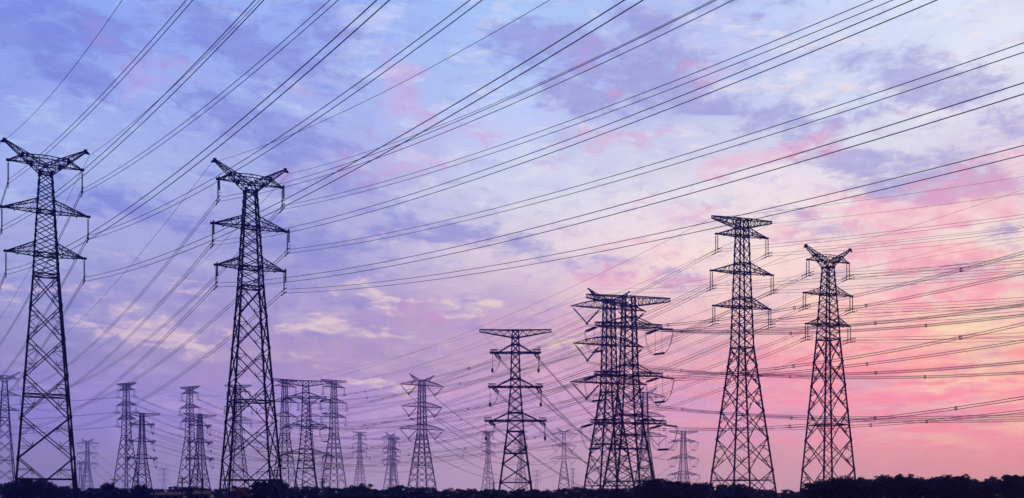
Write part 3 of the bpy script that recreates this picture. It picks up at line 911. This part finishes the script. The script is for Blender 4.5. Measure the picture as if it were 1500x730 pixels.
CROWNS = [crown_mesh(100 + i, 26, 1500, LEAF[i % 2], 1.0 + .12 * (i % 4), .16) for i in range(8)]
BIGCROWNS = [crown_mesh(200 + i, 46, 5200, LEAF[i % 2], 1.05 + .1 * (i % 3), .105) for i in range(5)]
TRUNKS = [trunk_mesh(i) for i in range(4)]
def tree(px, D, top_y, width_px, label, group, big=False, rnd=random, m=None, squat=1.0):
    x, y = ground_at(px, D)
    H = (HOR - top_y) / 1458.0 * D + CAMZ
    W = width_px / 1458.0 * D
    o = empty('tree', (x, y, 0), rnd.random() * 6.28)
    cm = m or rnd.choice(BIGCROWNS if big else CROWNS)
    k = W / (.98)
    o.scale = (k, k, H / .98)
    put('crown', cm, o); put('trunk', rnd.choice(TRUNKS), o)
    tag(o, label, 'tree', group)
    return o
OUT = [(0,705),(40,701),(62,706),(90,708),(120,714),(150,711),(165,709),(190,712),(210,712),(235,714),(258,709),(280,710),(310,713),(325,711),(345,716),
       (380,707),(410,706),(432,711),(470,712),(500,711),(515,713),(530,710),(545,712),(560,716),(580,713),(600,713),(640,713),(700,714),(760,713),(800,714),(850,713),
       (900,713),(930,712),(965,706),(1000,708),(1030,708),(1045,714),(1060,711),(1080,710),(1110,716),(1140,717),(1165,717),(1185,716),(1200,707),(1230,704),(1500,703)]
def outline(px):
    for (a, ya), (b, yb) in zip(OUT, OUT[1:]):
        if a <= px <= b: return 1.3 * (px < 1180) + ya + (yb - ya) * (px - a) / (b - a)
    return OUT[-1][1]
rnd = random.Random(3)
LBL = 'dark bushy tree in the low treeline along the horizon'
px = -12.0
while px < 1515:
    D = rnd.uniform(300, 420)
    tree(px, D, outline(px) + rnd.uniform(-1.0, 4.0), rnd.uniform(19, 30), LBL, 'trees of the low treeline', rnd=rnd)
    px += rnd.uniform(11, 17)
px = -5.0
while px < 1200:
    D = rnd.uniform(235, 285)
    if not (228 < px < 274 or 324 < px < 362):
        tree(px, D, outline(px) + rnd.uniform(2.5, 9.0), rnd.uniform(22, 34), LBL, 'trees of the low treeline', rnd=rnd)
    px += rnd.uniform(17, 25)
for (px, ty, wd) in [(38,699,22),(64,702,30),(382,704,26),(405,703,30),(532,709,34),(580,711,26),(158,708,18),(205,711,20)]:
    tree(px, rnd.uniform(245, 290), ty, wd, LBL, 'trees of the low treeline', True, rnd)
for (px, ty, wd) in [(945,709,30),(962,702,44),(980,705,40),(1008,706,44),(1030,708,32)]:
    tree(px, rnd.uniform(240, 262), ty, wd, 'bushy tree of the round dark clump at the foot of the heavy jumper-loop tower', 'trees of the centre clump', True, rnd)
for (px, ty, wd) in [(1060,710,26),(1082,709,30)]:
    tree(px, 236, ty, wd, 'low bushy tree beside the left foot of the tall flat-topped tower', 'trees by the flat-topped tower', True, rnd)
for (px, ty, wd) in [(1190,707,36),(1206,702,46),(1232,700,52),(1262,703,46),(1272,700,40),(1303,697,46),(1326,696,44),(1347,702,44),(1372,699,50),(1396,697,48),(1412,702,36),(1438,703,40),(1474,696,46),(1494,697,44)]:
    tree(px, rnd.uniform(188, 204), ty, wd, 'tall leafy tree in the dark row along the lower right edge', 'trees of the right row', True, rnd)
ORANGE = crown_mesh(300, 26, 2200, LEAF_ORANGE, 1.2, .13)
tree(345, 222, 712, 36, 'low bush with rusty orange leaves at the foot of the second big horned tower', None, m=ORANGE, rnd=rnd)
CON = MB()
# ---------------------------------------------------------------- utility poles and sheds in front of the trees
def pole(px, D, top_y, arm, label):
    x, y = ground_at(px, D); H = (HOR - top_y) / 1458.0 * D + CAMZ
    o = empty('utility_pole', (x, y, 0), R(rnd.uniform(-15, 15))); tag(o, label, 'pole', 'utility poles in the treeline')
    m = MB(); m.tube([(0, 0, 0), (0, 0, H)], [.19, .13], 8); m.build('shaft', WOOD, o)
    for k in range(arm):
        z = H - .35 - .9 * k; m = MB(); m.bar((-1.1, .16, z), (1.1, .16, z), .13); m.bar((-.6, .15, z), (0, .13, z - .6), .05); m.bar((.6, .15, z), (0, .13, z - .6), .05)
        c = m.build('crossarm', WOOD, o)
        for xx in (-1.0, -.45, .45, 1.0):
            m = MB(); m.discs((xx, .16, z + .07), (xx, .16, z + .38), .09, 2); m.build('pin_insulator', GLASS_INS, c)
for a in [(167, 262, 701, 1, 'short wooden pole with one crossarm below the left slim twin tower'),
          (267, 224, 699, 2, 'wooden pole with two crossarms beside the low red roof'),
          (296, 224, 701, 1, 'wooden pole with one crossarm left of the orange bush'),
          (473, 262, 700, 2, 'wooden pole with two crossarms right of the heavy dark tower'),
          (723, 300, 706, 1, 'small wooden pole with one crossarm left of the broad square-on tower'),
          (1238, 207, 696, 1, 'thin pole top poking out of the right tree row')]:
    pole(*a)
def shed(px, D, ridge_y, wpx, label, roofm):
    x, y = ground_at(px, D); W = wpx / 1458 * D; zr = (HOR - ridge_y) / 1458 * D + CAMZ; ze = zr - .75; dp = 4.5
    o = empty('shed', (x, y, 0), R(4)); tag(o, label, 'shed')
    m = MB(); m.box((0, 0, ze / 2), W * .94, dp * .9, ze); m.build('wall', PLASTER, o)
    m = MB()
    A, B = W / 2, dp / 2
    m.v = [(-A, -B, ze), (A, -B, ze), (A, 0, zr), (-A, 0, zr), (A, B, ze), (-A, B, ze), (-A, -B, ze + .14), (A, -B, ze + .14), (A, 0, zr + .14), (-A, 0, zr + .14), (A, B, ze + .14), (-A, B, ze + .14)]
    m.f = [(0, 3, 2, 1), (3, 5, 4, 2), (6, 7, 8, 9), (9, 8, 10, 11), (0, 1, 7, 6), (4, 5, 11, 10), (1, 2, 8, 7), (2, 4, 10, 8), (0, 6, 9, 3), (3, 9, 11, 5)]
    m.build('roof', roofm, o)
    for xx in (-W * .25, W * .25):
        m = MB(); m.box((xx, -dp * .45 - .02, ze * .55), .9, .06, .9); f_ = m.build('window', WOOD, o)
        m = MB(); m.box((xx, -dp * .45 - .06, ze * .55), .75, .03, .75); m.build('pane', PANE, f_)
    m = MB(); m.box((0, -dp * .45 - .03, 1.0 if ze > 2.1 else ze * .45), .9, .06, 2.0 if ze > 2.1 else ze * .85); m.build('door', WOOD, o)
shed(250, 226, 721.5, 42, 'low shed with a dull red roof among the trees', ROOF)
shed(298, 232, 720, 26, 'small shed with a red roof left of the orange bush', ROOF)

# ---------------------------------------------------------------- evening haze
hz = MB(); hz.box((0, 1300, 60), 5200, 3200, 124)
HM = bpy.data.materials.new('haze'); HM.use_nodes = True
t = HM.node_tree; t.nodes.clear()
pv = t.nodes.new('ShaderNodeVolumePrincipled'); ot = t.nodes.new('ShaderNodeOutputMaterial')
pv.inputs['Color'].default_value = (.17, .16, 1.0, 1); pv.inputs['Absorption Color'].default_value = (1, 1, 1, 1); pv.inputs['Density'].default_value = .0005; pv.inputs['Anisotropy'].default_value = .86
t.links.new(pv.outputs[0], ot.inputs['Volume'])
tag(hz.build('haze', HM), 'thin violet evening haze', None, None, 'stuff')
